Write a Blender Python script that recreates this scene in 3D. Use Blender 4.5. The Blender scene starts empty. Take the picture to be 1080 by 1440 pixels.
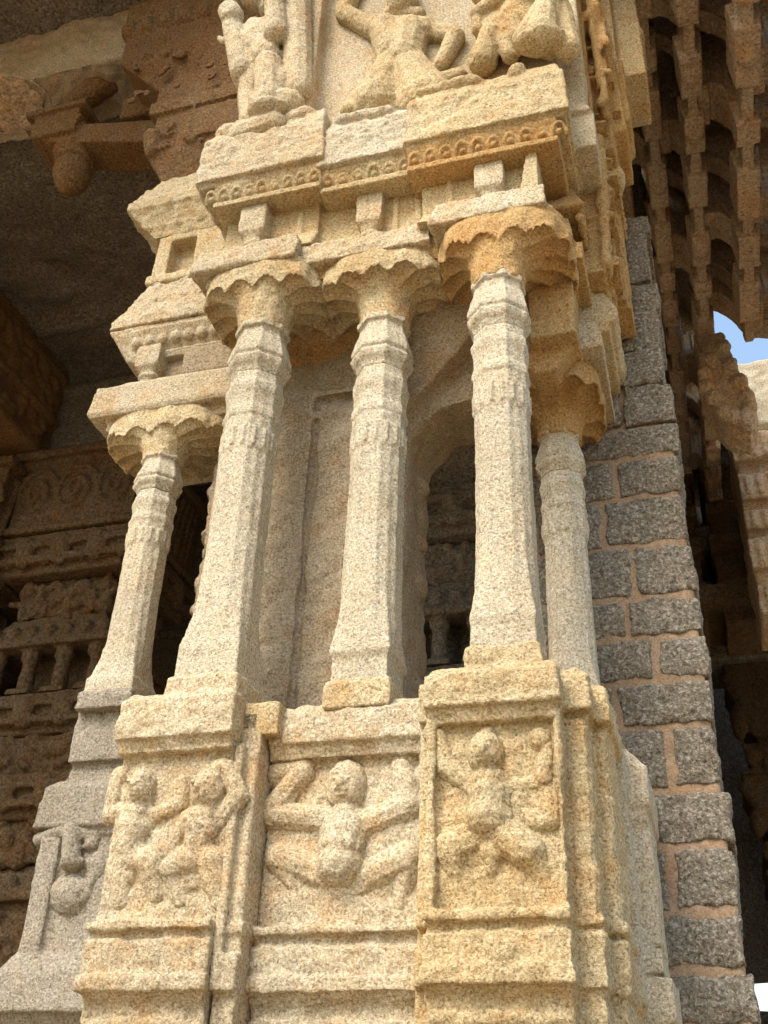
import bpy, bmesh, math, random
from math import pi, sin, cos, radians, sqrt, atan2
from mathutils import Vector, Matrix
S = bpy.context.scene
col = S.collection
random.seed(7)

# ------------------------------------------------------------------ camera
F_PX, PITCH, ROLL, YAW = 1500.0, radians(32.59), radians(2.42), radians(-17.6)
CAM = Vector((1.15, -3.6, 1.4))
fwd = Vector((sin(YAW)*cos(PITCH), cos(YAW)*cos(PITCH), sin(PITCH)))
rt0 = Vector((cos(YAW), -sin(YAW), 0)); up0 = rt0.cross(fwd)
rt = cos(ROLL)*rt0 + sin(ROLL)*up0; upv = -sin(ROLL)*rt0 + cos(ROLL)*up0
cd = bpy.data.cameras.new('camera'); cam = bpy.data.objects.new('camera', cd); col.objects.link(cam)
M = Matrix((rt, upv, -fwd)).transposed().to_4x4(); M.translation = CAM
cam.matrix_world = M
cd.sensor_fit = 'VERTICAL'; cd.sensor_height = 36.0; cd.lens = F_PX/1440*36.0
cd.clip_start = 0.05; cd.clip_end = 500
S.camera = cam
def at(px, py, Y):
    d = (px-540)/F_PX*rt - (py-720)/F_PX*upv + fwd
    t = (Y-CAM.y)/d.y
    q = CAM + t*d
    return q.x, q.z

# ------------------------------------------------------------------ light
SUN_EL, SUN_AZ = radians(50), radians(-24)          # azimuth measured from -Y (towards the viewer), negative = viewer's left
w = bpy.data.worlds.new('World'); S.world = w; w.use_nodes = True
nt = w.node_tree; bg = nt.nodes['Background']
sky = nt.nodes.new('ShaderNodeTexSky'); sky.sky_type = 'NISHITA'; sky.sun_disc = False
sun_dir = Vector((sin(SUN_AZ)*cos(SUN_EL), -cos(SUN_AZ)*cos(SUN_EL), sin(SUN_EL)))
sky.sun_elevation = SUN_EL; sky.sun_rotation = atan2(sun_dir.x, sun_dir.y)
nt.links.new(sky.outputs[0], bg.inputs[0]); bg.inputs[1].default_value = 0.15
sky.dust_density = 3.0; sky.ozone_density = 1.5; sky.air_density = 1.7
ld = bpy.data.lights.new('sun', 'SUN'); ld.energy = 2.0; ld.angle = radians(24); ld.color = (1.0, 0.93, 0.82)
lo = bpy.data.objects.new('sun', ld); col.objects.link(lo)
lo.rotation_euler = (-sun_dir).to_track_quat('-Z', 'Y').to_euler(); lo.location = (0, -5, 12)
S.view_settings.view_transform = 'Standard'; S.view_settings.look = 'None'
S.view_settings.exposure = 1.06; S.view_settings.gamma = 1.0
S.cycles.max_bounces = 8; S.cycles.diffuse_bounces = 5

# ------------------------------------------------------------------ materials
def ramp(n, stops):
    r = n.color_ramp
    while len(r.elements) > 1: r.elements.remove(r.elements[0])
    r.elements[0].position = stops[0][0]; r.elements[0].color = (*stops[0][1], 1)
    for p, c in stops[1:]:
        e = r.elements.new(p); e.color = (*c, 1)
def granite(name, dark, mid, light, ochre=0.35, tint=(1.0, 0.66, 0.30), grey=0.35, scale=96, bump=0.8, streak=0.25):
    m = bpy.data.materials.new(name); m.use_nodes = True
    t = m.node_tree; N = t.nodes; L = t.links
    b = N['Principled BSDF']; b.inputs['Roughness'].default_value = 0.9
    b.inputs['Specular IOR Level'].default_value = 0.15
    g = N.new('ShaderNodeNewGeometry')
    def noise(sc, det=4, ro=0.6, off=None, stretch=None, dist=0):
        n = N.new('ShaderNodeTexNoise'); n.inputs['Scale'].default_value = sc
        n.inputs['Detail'].default_value = det; n.inputs['Roughness'].default_value = ro
        n.inputs['Distortion'].default_value = dist
        mp = N.new('ShaderNodeMapping'); mp.inputs['Location'].default_value = off or (0, 0, 0)
        mp.inputs['Scale'].default_value = stretch or (1, 1, 1)
        L.new(g.outputs['Position'], mp.inputs[0]); L.new(mp.outputs[0], n.inputs['Vector'])
        return n
    def rmp(src, stops):
        r = N.new('ShaderNodeValToRGB'); ramp(r, stops); L.new(src, r.inputs[0]); return r.outputs[0]
    def mix(bl, fac, a, c):
        x = N.new('ShaderNodeMix'); x.data_type = 'RGBA'; x.blend_type = bl
        if isinstance(fac, float): x.inputs[0].default_value = fac
        else: L.new(fac, x.inputs[0])
        L.new(a, x.inputs[6])
        if isinstance(c, tuple): x.inputs[7].default_value = (*c, 1)
        else: L.new(c, x.inputs[7])
        return x.outputs[2]
    def mth(op, a, v):
        x = N.new('ShaderNodeMath'); x.operation = op; L.new(a, x.inputs[0])
        if isinstance(v, (int, float)): x.inputs[1].default_value = v
        else: L.new(v, x.inputs[1])
        return x.outputs[0]
    grain = noise(scale, 3, 0.62, dist=0.6)
    md = tuple((a+c)/2 for a, c in zip(dark, mid))
    base = rmp(grain.outputs[0], [(0.31, dark), (0.41, md), (0.47, mid), (0.53, mid), (0.63, light)])
    spk = noise(scale*2.3, 2, 0.5, (3, 1, 7))
    base = mix('MULTIPLY', rmp(spk.outputs[0], [(0.30, (0.75,)*3), (0.40, (0, 0, 0))]), base, tuple(x*0.55 for x in (0.8, 0.72, 0.6)))
    big = noise(1.7, 6, 0.62, (5, 2, 1), dist=0.5)
    base = mix('MULTIPLY', mth('MULTIPLY', rmp(big.outputs[0], [(0.40, (0, 0, 0)), (0.66, (1, 1, 1))]), ochre), base, tint)
    med = noise(6.5, 5, 0.65, (1, 8, 3))
    base = mix('MULTIPLY', mth('MULTIPLY', rmp(med.outputs[0], [(0.50, (0, 0, 0)), (0.70, (1, 1, 1))]), ochre*1.3), base, (1.0, 0.66, 0.34))
    gr = noise(2.6, 5, 0.6, (9, 4, 2))
    base = mix('MULTIPLY', mth('MULTIPLY', rmp(gr.outputs[0], [(0.47, (0, 0, 0)), (0.68, (1, 1, 1))]), grey), base, (0.74, 0.76, 0.78))
    st = noise(7.0, 5, 0.7, (2, 2, 2), (1, 1, 0.12))
    base = mix('MULTIPLY', mth('MULTIPLY', rmp(st.outputs[0], [(0.52, (0, 0, 0)), (0.72, (1, 1, 1))]), streak), base, (0.55, 0.46, 0.36))
    lowf = noise(0.9, 3, 0.5, (7, 3, 5))
    base = mix('MULTIPLY', rmp(lowf.outputs[0], [(0.36, (0.55,)*3), (0.56, (0, 0, 0))]), base, (0.70, 0.66, 0.60))
    lich = noise(4.2, 7, 0.75, (2, 9, 6))
    base = mix('MIX', mth('MULTIPLY', rmp(lich.outputs[0], [(0.60, (0, 0, 0)), (0.72, (1, 1, 1))]), 0.35), base, tuple(min(0.8, x*1.12) for x in light))
    soot = noise(5.0, 6, 0.72, (6, 1, 2), (1, 1, 0.35))
    base = mix('MULTIPLY', mth('MULTIPLY', rmp(soot.outputs[0], [(0.61, (0, 0, 0)), (0.74, (1, 1, 1))]), 0.55), base, (0.42, 0.36, 0.29))
    L.new(base, b.inputs['Base Color'])
    fine = noise(scale*1.9, 4, 0.7, (4, 4, 4))
    h = mth('ADD', mth('MULTIPLY', grain.outputs[0], 0.7), mth('MULTIPLY', fine.outputs[0], 0.6))
    bp = N.new('ShaderNodeBump'); bp.inputs['Strength'].default_value = bump; bp.inputs['Distance'].default_value = 0.014
    L.new(h, bp.inputs['Height']); L.new(bp.outputs[0], b.inputs['Normal'])
    return m
CREAM = granite('cream_granite', (0.23, 0.19, 0.13), (0.53, 0.46, 0.33), (0.75, 0.69, 0.55), 0.36, (1.0, 0.76, 0.42), 0.25)
GOLD = granite('golden_granite', (0.22, 0.17, 0.095), (0.53, 0.44, 0.275), (0.74, 0.65, 0.455), 0.38, (1.0, 0.76, 0.42), grey=0.1)
PALE = granite('pale_grey_granite', (0.23, 0.195, 0.14), (0.53, 0.47, 0.35), (0.73, 0.675, 0.55), 0.14, (1.0, 0.8, 0.5), 0.2)
OCHRE = granite('ochre_bounce_granite', (0.20, 0.125, 0.05), (0.47, 0.315, 0.14), (0.62, 0.455, 0.25), 0.30, (1.0, 0.72, 0.38), grey=0.08)  # ochre patina plus painted-in warm bounce for capitals, soffit and right flank
GREY = granite('weathered_grey_granite', (0.13, 0.115, 0.09), (0.32, 0.285, 0.225), (0.47, 0.43, 0.36), 0.10, grey=0.2)
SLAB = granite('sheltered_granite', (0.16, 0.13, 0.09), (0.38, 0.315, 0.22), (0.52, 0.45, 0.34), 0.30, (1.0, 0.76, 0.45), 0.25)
SOOT_SHADE = granite('sooty_shaded_stone', (0.055, 0.046, 0.036), (0.15, 0.128, 0.10), (0.24, 0.21, 0.175), 0.15, grey=0.5, scale=40, bump=1.0)  # grime and the hall's shade both put into this dark albedo
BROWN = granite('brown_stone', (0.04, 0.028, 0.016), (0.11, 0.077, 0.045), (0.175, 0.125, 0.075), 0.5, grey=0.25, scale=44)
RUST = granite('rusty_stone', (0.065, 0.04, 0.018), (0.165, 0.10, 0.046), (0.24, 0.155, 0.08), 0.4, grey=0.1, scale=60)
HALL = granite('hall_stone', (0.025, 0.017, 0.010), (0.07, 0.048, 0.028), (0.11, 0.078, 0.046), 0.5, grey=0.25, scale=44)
UMBER = granite('umber_stone', (0.20, 0.155, 0.11), (0.46, 0.36, 0.255), (0.60, 0.49, 0.365), 0.4, grey=0.3, scale=50, streak=0.5)
DIM = granite('dim_stone', (0.04, 0.03, 0.02), (0.10, 0.075, 0.05), (0.16, 0.12, 0.085), 0.4, grey=0.3, scale=50, streak=0.5)
BASALT = granite('grey_block_stone', (0.09, 0.08, 0.064), (0.25, 0.222, 0.178), (0.47, 0.43, 0.36), 0.10, grey=0.15, scale=60, bump=1.2)
MORTAR = granite('pink_mortar', (0.22, 0.155, 0.105), (0.35, 0.255, 0.175), (0.43, 0.325, 0.235), 0.18, grey=0.15, scale=90, bump=0.4)
EARTH = granite('sandy_paving', (0.20, 0.155, 0.10), (0.34, 0.265, 0.17), (0.42, 0.34, 0.235), 0.2, grey=0.15, scale=30, bump=0.3)

# ------------------------------------------------------------------ modelling helpers
jobs = []
tex_cache = {}
def clouds(scale):
    if scale not in tex_cache:
        t = bpy.data.textures.new('weathering', 'CLOUDS'); t.noise_scale = scale; t.noise_depth = 3
        tex_cache[scale] = t
    return tex_cache[scale]
def thing(name, label, cat, loc, group=None):
    o = bpy.data.objects.new(name, None); col.objects.link(o); o.location = loc
    o.empty_display_size = 0.2
    o['label'] = label; o['category'] = cat; o['kind'] = 'thing'
    if group: o['group'] = group
    return o
class Stone:
    """closed solids that are fused (voxel), worn and weathered into one carved mesh"""
    def __init__(s): s.bm = bmesh.new()
    def hexa(s, p):
        v = [s.bm.verts.new(q) for q in p]
        for f in ((3, 2, 1, 0), (4, 5, 6, 7), (0, 1, 5, 4), (1, 2, 6, 5), (2, 3, 7, 6), (3, 0, 4, 7)):
            s.bm.faces.new([v[i] for i in f])
        return s
    def box(s, x0, x1, y0, y1, z0, z1):
        return s.hexa([(x0, y0, z0), (x1, y0, z0), (x1, y1, z0), (x0, y1, z0), (x0, y0, z1), (x1, y0, z1), (x1, y1, z1), (x0, y1, z1)])
    def frus(s, x0, x1, y0, y1, z0, z1, dx=0.0, dy=0.0, dxr=None, dyb=None):
        """box whose top is moved in by dx (left), dxr (right), dy (front), dyb (back)"""
        dxr = dx if dxr is None else dxr; dyb = 0 if dyb is None else dyb
        return s.hexa([(x0, y0, z0), (x1, y0, z0), (x1, y1, z0), (x0, y1, z0), (x0+dx, y0+dy, z1), (x1-dxr, y0+dy, z1), (x1-dxr, y1-dyb, z1), (x0+dx, y1-dyb, z1)])
    def loft(s, rings):
        vs = [[s.bm.verts.new(p) for p in r] for r in rings]
        n = len(vs[0])
        for a, b in zip(vs, vs[1:]):
            for i in range(n):
                s.bm.faces.new((a[i], a[(i+1) % n], b[(i+1) % n], b[i]))
        s.bm.faces.new(vs[0][::-1]); s.bm.faces.new(vs[-1])
        return s
    def prism_x(s, prof, x0, x1, d0=0, d1=0):
        """profile [(y, z)...] swept along x"""
        r0 = [(x0, y, z) for y, z in prof]; r1 = [(x1, y, z) for y, z in prof]
        return s.loft([r0, r1])
    def prism_y(s, prof, y0, y1):
        return s.loft([[(x, y1, z) for x, z in prof], [(x, y0, z) for x, z in prof]])
    def ell(s, c, r, rot=None, sub=2):
        m = Matrix.Translation(c) @ (rot or Matrix()) @ Matrix.Diagonal((r[0], r[1], r[2], 1))
        bmesh.ops.create_icosphere(s.bm, subdivisions=sub, radius=1, matrix=m); return s
    def cap(s, a, ra, b, rb, flat=1.0):
        """tapered limb from a to b with rounded ends"""
        a, b = Vector(a), Vector(b); d = b-a
        n = 10; rings = []
        q = d.to_track_quat('Z', 'Y') if d.length > 1e-6 else Matrix().to_quaternion()
        for p, r in ((a, ra), (b, rb)):
            rings.append([p + q @ Vector((r*cos(2*pi*i/n), r*sin(2*pi*i/n), 0)) for i in range(n)])
        if d.length > 1e-4: s.loft(rings)
        s.ell(a, (ra*1.02,)*3); s.ell(b, (rb*1.02,)*3)
        return s
    def build(s, name, mat, parent=None, voxel=0.008, smooth=2, d=((0.30, 0.016), (0.06, 0.010)), label=None):
        me = bpy.data.meshes.new(name)
        root = parent
        while root is not None and root.parent: root = root.parent
        if root is not None: s.bm.transform(Matrix.Translation(-root.location))
        bmesh.ops.recalc_face_normals(s.bm, faces=s.bm.faces)
        s.bm.to_mesh(me); s.bm.free(); me.materials.append(mat)
        o = bpy.data.objects.new(name, me); col.objects.link(o)
        if parent is not None: o.parent = parent
        if voxel:
            r = o.modifiers.new('fuse', 'REMESH'); r.mode = 'VOXEL'; r.voxel_size = voxel; r.use_smooth_shade = True
            if smooth:
                sm = o.modifiers.new('wear', 'SMOOTH'); sm.factor = 0.5; sm.iterations = smooth
            for sc, st in d:
                dm = o.modifiers.new('weather', 'DISPLACE'); dm.texture = clouds(sc); dm.strength = st
                dm.mid_level = 0.5; dm.texture_coords = 'LOCAL'
            jobs.append(o)
        if label: o['label'] = label
        return o
def bake():
    dg = bpy.context.evaluated_depsgraph_get(); dg.update()
    done = []
    for o in jobs:
        me = bpy.data.meshes.new_from_object(o.evaluated_get(dg)); done.append((o, me))
    for o, me in done:
        me.name = o.name; o.modifiers.clear(); o.data = me
        me.polygons.foreach_set('use_smooth', [True]*len(me.polygons))

def octa(cx, cy, hw, z, sq=0.0, rot=0.0):
    """sixteen-point section: octagon with shallow grooves, sq blends to a square"""
    out = []
    for i in range(32):
        a = 2*pi*i/32
        k = (a+pi/8) % (pi/4) - pi/8
        ro = 1.0/cos(k)
        groove = 1.0 - 0.022*(1-sq)*(1 if i % 2 else 0)
        rs = min(1/max(1e-6, abs(cos(a))), 1/max(1e-6, abs(sin(a))))
        r = hw*((1-sq)*ro*groove + sq*rs)
        out.append((cx+r*cos(a), cy+r*sin(a), z))
    return out
# colonette profile: (height fraction, half-width factor, squareness)
SHAFT = [(0.14, 1.05, .75), (0.18, 1.02, .5), (0.24, .99, .3), (0.40, .965, .15), (0.606, .96, .1), (0.607, .995, .1), (0.66, 1.0, .08), (0.70, .985, .1),
         (0.705, 1.05, 0), (0.72, 1.05, 0), (0.735, .97, 0), (0.765, .99, 0), (0.785, 1.055, 0), (0.80, 1.055, 0), (0.81, .98, 0), (0.835, .95, 0)]
BULB = [(0.835, .93, 0), (0.85, 1.0, 0), (0.862, 1.14, 0), (0.876, 1.20, 0), (0.884, 1.09, 0), (0.892, 1.19, 0), (0.903, 1.17, 0), (0.935, 1.06, 0),
        (0.958, .94, 0), (0.978, .90, 0), (0.980, 1.03, 0), (0.996, 1.03, 0), (1.0, .9, 0)]
def colonette(root, cx, cy, z0, z1, hw, base_hw, mat, base_mat, vx=0.0065):
    H = z1-z0
    s = Stone()
    s.loft([octa(cx, cy, base_hw*.88, z0+H*.04, 1), octa(cx, cy, base_hw*.87, z0+H*.088, 1), octa(cx, cy, hw*1.09, z0+H*.105, .95)] + [octa(cx, cy, hw*r, z0+H*t, q) for t, r, q in SHAFT])
    for i in range(16):
        a = 2*pi*(i+.5)/16; r_ = hw*1.03
        s.cap((cx+r_*cos(a), cy+r_*sin(a), z0+H*.618), .0085, (cx+r_*cos(a), cy+r_*sin(a), z0+H*.662), .010)
    sh = s.build('colonette', mat, root, vx, 1, ((0.25, 0.010), (0.05, 0.007)))
    s = Stone()
    s.loft([octa(cx, cy, base_hw*1.02, z0-0.03, 1), octa(cx, cy, base_hw, z0+H*0.038, 1), octa(cx, cy, base_hw*.90, z0+H*0.046, 1)])
    s.build('plinth', base_mat, sh, vx, 3, ((.2, .02), (.05, .016)))
    s = Stone(); s.loft([octa(cx, cy, hw*r, z0+H*t, q) for t, r, q in BULB])
    s.build('bulb', mat, sh, vx, 1, ((0.25, 0.008), (0.05, 0.006)))
    return sh
def lotus(root, cx, cy, zn, r0, rim, zr, zt, n, mat, vx=0.0075, ph=0.0):
    """spreading lotus bracket: fluted underside rising from the neck (cx, cy) to a drooping petal rim inside rim = (x0, x1, y0, y1)"""
    rx, ry = (rim[0]+rim[1])/2, (rim[2]+rim[3])/2; Rx, Ry = (rim[1]-rim[0])/2, (rim[3]-rim[2])/2
    def ring(t, zfun, rad):
        out = []
        for i in range(144):
            a = 2*pi*i/144
            c = abs(cos(n*(a+ph)/2))
            se = (abs(cos(a))**3.4+abs(sin(a))**3.4)**(-1/3.4)
            lob = 1 + 0.07*t*(c-0.6)
            bx = (r0*(1-rad)+Rx*rad*se)*lob; by = (r0*(1-rad)+Ry*rad*se)*lob
            out.append((cx*(1-rad)+rx*rad+bx*cos(a), cy*(1-rad)+ry*rad+by*sin(a), zfun(c)))
        return out
    k = zr-zn
    s = Stone()
    s.loft([ring(0, lambda c: zn-0.03, 0), ring(0.2, lambda c: zn+k*.40, 0.05), ring(0.7, lambda c: zn+k*.70+.02*c, 0.14), ring(1.6, lambda c: zr-.02+.05*c, 0.42), ring(1.6, lambda c: zr+.005+0.05*c, 0.74),
            ring(1.2, lambda c: zr+.0+0.05*c, 0.90), ring(1, lambda c: zr-0.018+0.04*c, 0.965), ring(1.0, lambda c: zr+0.015+0.04*c, 1.0), ring(.8, lambda c: zr+0.055+0.045*c, 1.0),
            ring(.5, lambda c: zr+.55*(zt-zr)+.04*c, 0.985), ring(.3, lambda c: zt-.035, 0.96), ring(.2, lambda c: zt-.03, 0.93), ring(.1, lambda c: zt+0.02, 0.92)])
    return s.build('lotus_capital', mat, root, vx, 1, ((0.2, 0.03), (0.06, 0.018)))
def doodle(s, x0, x1, y, z0, z1, n, r=0.009, slope=0.0):
    """worn scroll carving on a face at depth y"""
    for _ in range(n):
        cx, cz = random.uniform(x0, x1), random.uniform(z0, z1); R = random.uniform(.025, .05); a = random.uniform(0, 6.28)
        prev = None
        for k in range(9):
            rr = R*(1-k/12); zz_ = cz+rr*sin(a+k*.62); p = (cx+rr*cos(a+k*.62), y+slope*(zz_-z0), zz_)
            if prev and z0-.01 < p[2] < z1+.01 and x0-.01 < p[0] < x1+.01: s.cap(prev, r, p, r)
            prev = p

# ------------------------------------------------------------------ ground
def sheet(name, x0, x1, y0, y1, z, mat):
    bm = bmesh.new(); bm.faces.new([bm.verts.new(p) for p in ((x0, y0, z), (x1, y0, z), (x1, y1, z), (x0, y1, z))])
    me = bpy.data.meshes.new(name); bm.to_mesh(me); bm.free(); me.materials.append(mat)
    o = bpy.data.objects.new(name, me); col.objects.link(o); o['kind'] = 'structure'; return o
sheet('ground', -150, 150, -150, 150, 0, EARTH)
# ------------------------------------------------------------------ the composite pillar
P = thing('composite_pillar', 'sunlit cream granite temple pillar with slender colonettes, lotus capitals and carved dancers on its pedestal', 'pillar', (-0.1, 0.5, 0))
# core standing behind the colonettes
s = Stone()
s.box(-1.0, -.075, .62, 1.02, 2.9, 5.52)
s.box(-1.24, -.80, .78, 1.12, 2.9, 5.6)
s.box(-.56, -.30, .598, .7, 3.0, 4.95); s.box(-.93, -.60, .59, .7, 3.0, 5.05)
s.hexa([(-.24, .60, 3.0), (-.13, .585, 3.0), (-.13, .7, 3.0), (-.24, .7, 3.0), (-.24, .60, 5.2), (-.13, .585, 5.2), (-.13, .7, 5.2), (-.24, .7, 5.2)])
s.box(-.85, -.34, .585, .7, 4.86, 4.90); s.box(-.9, -.3, .58, .7, 5.0, 5.05)
for z in (3.15, 3.42, 3.95, 4.2, 4.55, 4.75): s.ell((-.075, .92, z), (.035, .08, random.uniform(.04, .09)))
for z in (3.3, 3.5, 3.9, 4.05, 4.35, 4.62): s.ell((-1.24, .85, z), (.04, .08, random.uniform(.04, .09)))
s.prism_y([(-.12, 4.45), (-.06, 4.68), (.08, 4.84), (.45, 4.9), (.62, 5.4), (.62, 5.6), (-.2, 5.6), (-.2, 4.45)], .64, 1.02); s.hexa([(-.14, .60, 4.75), (.05, .62, 4.95), (.05, 1, 4.95), (-.14, 1, 4.75), (-.18, .40, 5.5), (.60, .40, 5.5), (.60, 1, 5.5), (-.18, 1, 5.5)])      # flare over the opening
s.build('core', SLAB, P, .010, 3, ((.25, .05), (.07, .024)))
s = Stone()
s.prism_x([(.15, 5.60), (.17, 5.44), (.48, 5.41), (.60, 5.36), (.68, 5.20), (1.0, 5.1), (1.1, 5.7), (.22, 5.7)], -1.1, .62)
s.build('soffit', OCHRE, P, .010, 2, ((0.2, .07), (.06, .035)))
s = Stone(); s.box(-1.0, .70, .30, 1.1, 5.50, 9.0); s.build('core', SLAB, P, .02, 1)
s = Stone(); s.box(-1.0, .66, .30, 1.1, 0, 3.06); s.build('core', GREY, P, .02, 1)

# pedestal blocks
def pedestal(x0, x1, yf, zs, steps_r, mat, stile_l, stile_r, yb=.9, extra=None):
    zl0, zl1, zg, zb = zs       # ledge bottom/top, groove, lower-block bottom
    s = Stone()
    s.box(x0, x1, yf+.036, yb, 0, zl1)
    s.frus(x0-.012, x1+.012, yf-.045, yb, zl0, zl1-.03, .004, .004)
    s.frus(x0-.01, x1+.01, yf-.04, yb, zl1-.035, zl1+.012, .03, .04)
    s.box(x0, x1, yf-.01, yb, zl0-.05, zl0-.02); s.box(x0, x1, yf-.02, yb, zl0-.02, zl0+.01)
    if stile_l: s.box(x0, x0+stile_l, yf-.008, yb, zg, zl0-.03)
    if stile_r:
        s.box(x1-stile_r, x1, yf-.004, yb, zg, zl0-.03)
    s.box(x0-.004, x1+.004, yf-.018, yb, zg-.012, zg+.022)
    s.box(x0-.006, x1+.006, yf-.004, yb, zb+.02, zg-.045)
    s.box(x0, x1, yf+.012, yb, zg-.05, zg)
    s.box(x0-.012, x1+.012, yf-.022, yb, zb+.0, zb+.055)
    s.prism_x([(yf-.012, zb+.01), (yf+.045, zb-.05), (yf+.045, zb-.20), (yb, zb-.20), (yb, zb+.01)], x0, x1)
    s.box(x0+.01, x1-.01, yf+.025, yb, zb-.11, zb-.085)
    s.box(x0+.02, x1-.05, yf+.01, yb, 0, zb-.16)
    for (a, c, y) in steps_r:
        s.box(a-.2, c, y+.02, yb+.2, 0, zl1-.01)
        s.frus(a-.2, c+.022, y-.03, yb+.2, zl0, zl1-.02, .0, .004, .012); s.frus(a-.2, c+.02, y-.025, yb+.2, zl1-.03, zl1+.008, 0, .02, .03)
        s.box(a+.014, c-.012, y-.002, yb, zg, zl0-.02)
        s.box(a-.2, c+.014, y-.006, yb+.2, zg-.012, zg+.02); s.box(a-.2, c+.012, y, yb+.2, zb, zg-.04)
        s.prism_x([(y, zb+.01), (y+.06, zb-.06), (y+.06, zb-.2), (yb, zb-.2), (yb, zb+.01)], a-.1, c)
    if extra: extra(s)
    return s.build('pedestal_block', mat, P, .008, 3, ((.3, .03), (.06, .026)))
def ex_r(s):
    doodle(s, .27, .62, -.045, 2.96, 3.03, 6, .006); s.ell((.44, -.045, 2.99), (.05, .012, .05))
    s.box(.30, .44, -.012, .3, 2.03, 2.05); s.ell((.46, -.008, 2.07), (.055, .014, .055))
pR = pedestal(.21, .69, 0, (2.905, 3.065, 2.18, 1.975), [(.69, .78, .10), (.78, .835, .24)], GOLD, .028, .012, extra=ex_r)
pL = pedestal(-1.09, -.60, .07, (2.90, 3.10, 2.19, 1.97), [], CREAM, 0, 0)
pM = pedestal(-.50, .16, .225, (2.89, 3.06, 2.19, 1.985), [], CREAM, .0, .035)
s = Stone()                                              # the narrow re-entrant strip between the left and middle blocks
s.box(-.60, -.505, .135, .9, 0, 3.04); s.box(-.60, -.56, .095, .9, 1.98, 2.88);  s.box(-.60, -.495, .12, .9, 2.17, 2.21); s.box(-.60, -.50, .105, .9, 1.975, 2.10)
s.box(-.535, -.515, .125, .9, 2.2, 2.85);
s.build('pedestal_strip', CREAM, P, .0085, 2)
s = Stone(); s.box(-.60, -.44, .135, .9, 2.92, 3.065); s.build('pedestal_strip', GOLD, P, .0085, 2)
s = Stone(); s.box(.15, .22, .12, .9, 0, 3.02); s.box(.15, .22, .08, .9, 2.9, 3.06); s.box(.16, .205, .06, .9, 2.16, 2.21); s.box(.155, .21, .07, .9, 1.98, 2.1); s.build('pedestal_strip', GOLD, P, .0085, 2)

# relief figures: limbs given in picture points of the panel, set on the panel plane
def relief(parent, pts, org, sc, Y, mat, name='relief_figure', amp=1.0, vx=.0045, sm=2, k=1.0):
    s = Stone(); u = k/ (sc*330.0)                     # one zoomed pixel in metres on the panel
    def pt(x, y, pr): X, Z = at(org[0]+x/sc, org[1]+y/sc, Y); return (X, Y-pr, Z)
    for it in pts:
        if it[0] == 'e':
            _, x, y, rx, rz, ry, pr = it
            s.ell(pt(x, y, pr), (rx*u, ry, rz*u*1.15))
        else:
            _, xa, ya, ra, xb, yb, rb, pa, pb = it
            s.cap(pt(xa, ya, pa-.01), ra*u, pt(xb, yb, pb-.01), rb*u)
    return s.build(name, mat, parent, vx, sm, ((.12, .016), (.04, .010)))
c = lambda xa, ya, ra, xb, yb, rb, pa=.03, pb=.03: ('c', xa, ya, ra, xb, yb, rb, pa, pb)
e = lambda x, y, rx, rz, ry, pr=.0: ('e', x, y, rx, rz, ry, pr)
face = lambda x, y, k: [c(x, y-26*k, 11*k, x-2*k, y+14*k, 18*k, .108, .120), e(x-32*k, y-14*k, 17*k, 10*k, .018, .090), e(x+30*k, y-14*k, 17*k, 10*k, .018, .090), c(x-38*k, y-42*k, 9*k, x+38*k, y-42*k, 10*k, .104, .104), c(x-24*k, y+38*k, 10*k, x+22*k, y+38*k, 11*k, .114, .114),
                        c(x-20*k, y+60*k, 10*k, x+18*k, y+60*k, 11*k, .106, .106)]
midF = [e(560, 265, 150, 140, .035, .0), e(545, 290, 108, 122, .08, .03)] + face(542, 290, 1.2) + [c(540, 400, 55, 540, 470, 80, .02, .04),
    e(540, 520, 150, 110, .075, .01), c(535, 560, 122, 525, 640, 118, .03, .04), e(510, 740, 128, 105, .11, .02),
    c(430, 480, 70, 120, 455, 74, .02, .03), c(105, 440, 74, 290, 215, 66, .03, .04), c(290, 185, 68, 130, 215, 58, .03, .03), e(140, 235, 85, 60, .06),
    c(650, 500, 74, 900, 405, 76, .02, .03), c(905, 400, 72, 870, 190, 68, .03, .03), e(880, 135, 95, 75, .06), e(390, 350, 45, 60, .04), e(720, 340, 60, 60, .03),
    c(440, 800, 95, 160, 700, 80, .0, .03), c(160, 710, 80, 270, 910, 52, .02, .01), c(620, 820, 85, 890, 710, 85, .0, .03), c(900, 730, 80, 850, 950, 52, .02, .01),
    c(270, 930, 55, 480, 880, 50, .0, .01), c(480, 900, 45, 640, 870, 45, .02, .02), c(640, 860, 38, 730, 780, 34, .02, .02), e(300, 960, 130, 45, .03), e(840, 960, 130, 50, .03), c(470, 475, 15, 540, 515, 15, .055, .085), c(540, 515, 15, 612, 475, 15, .085, .055), c(425, 665, 16, 520, 680, 18, .085, .115), c(520, 680, 18, 625, 665, 16, .115, .085), c(200, 395, 18, 200, 525, 18, .045, .045), c(820, 370, 18, 855, 490, 18, .045, .045)]
relief(pM, midF, (360, 1040), 4.154, .295, CREAM, k=1.10)
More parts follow.
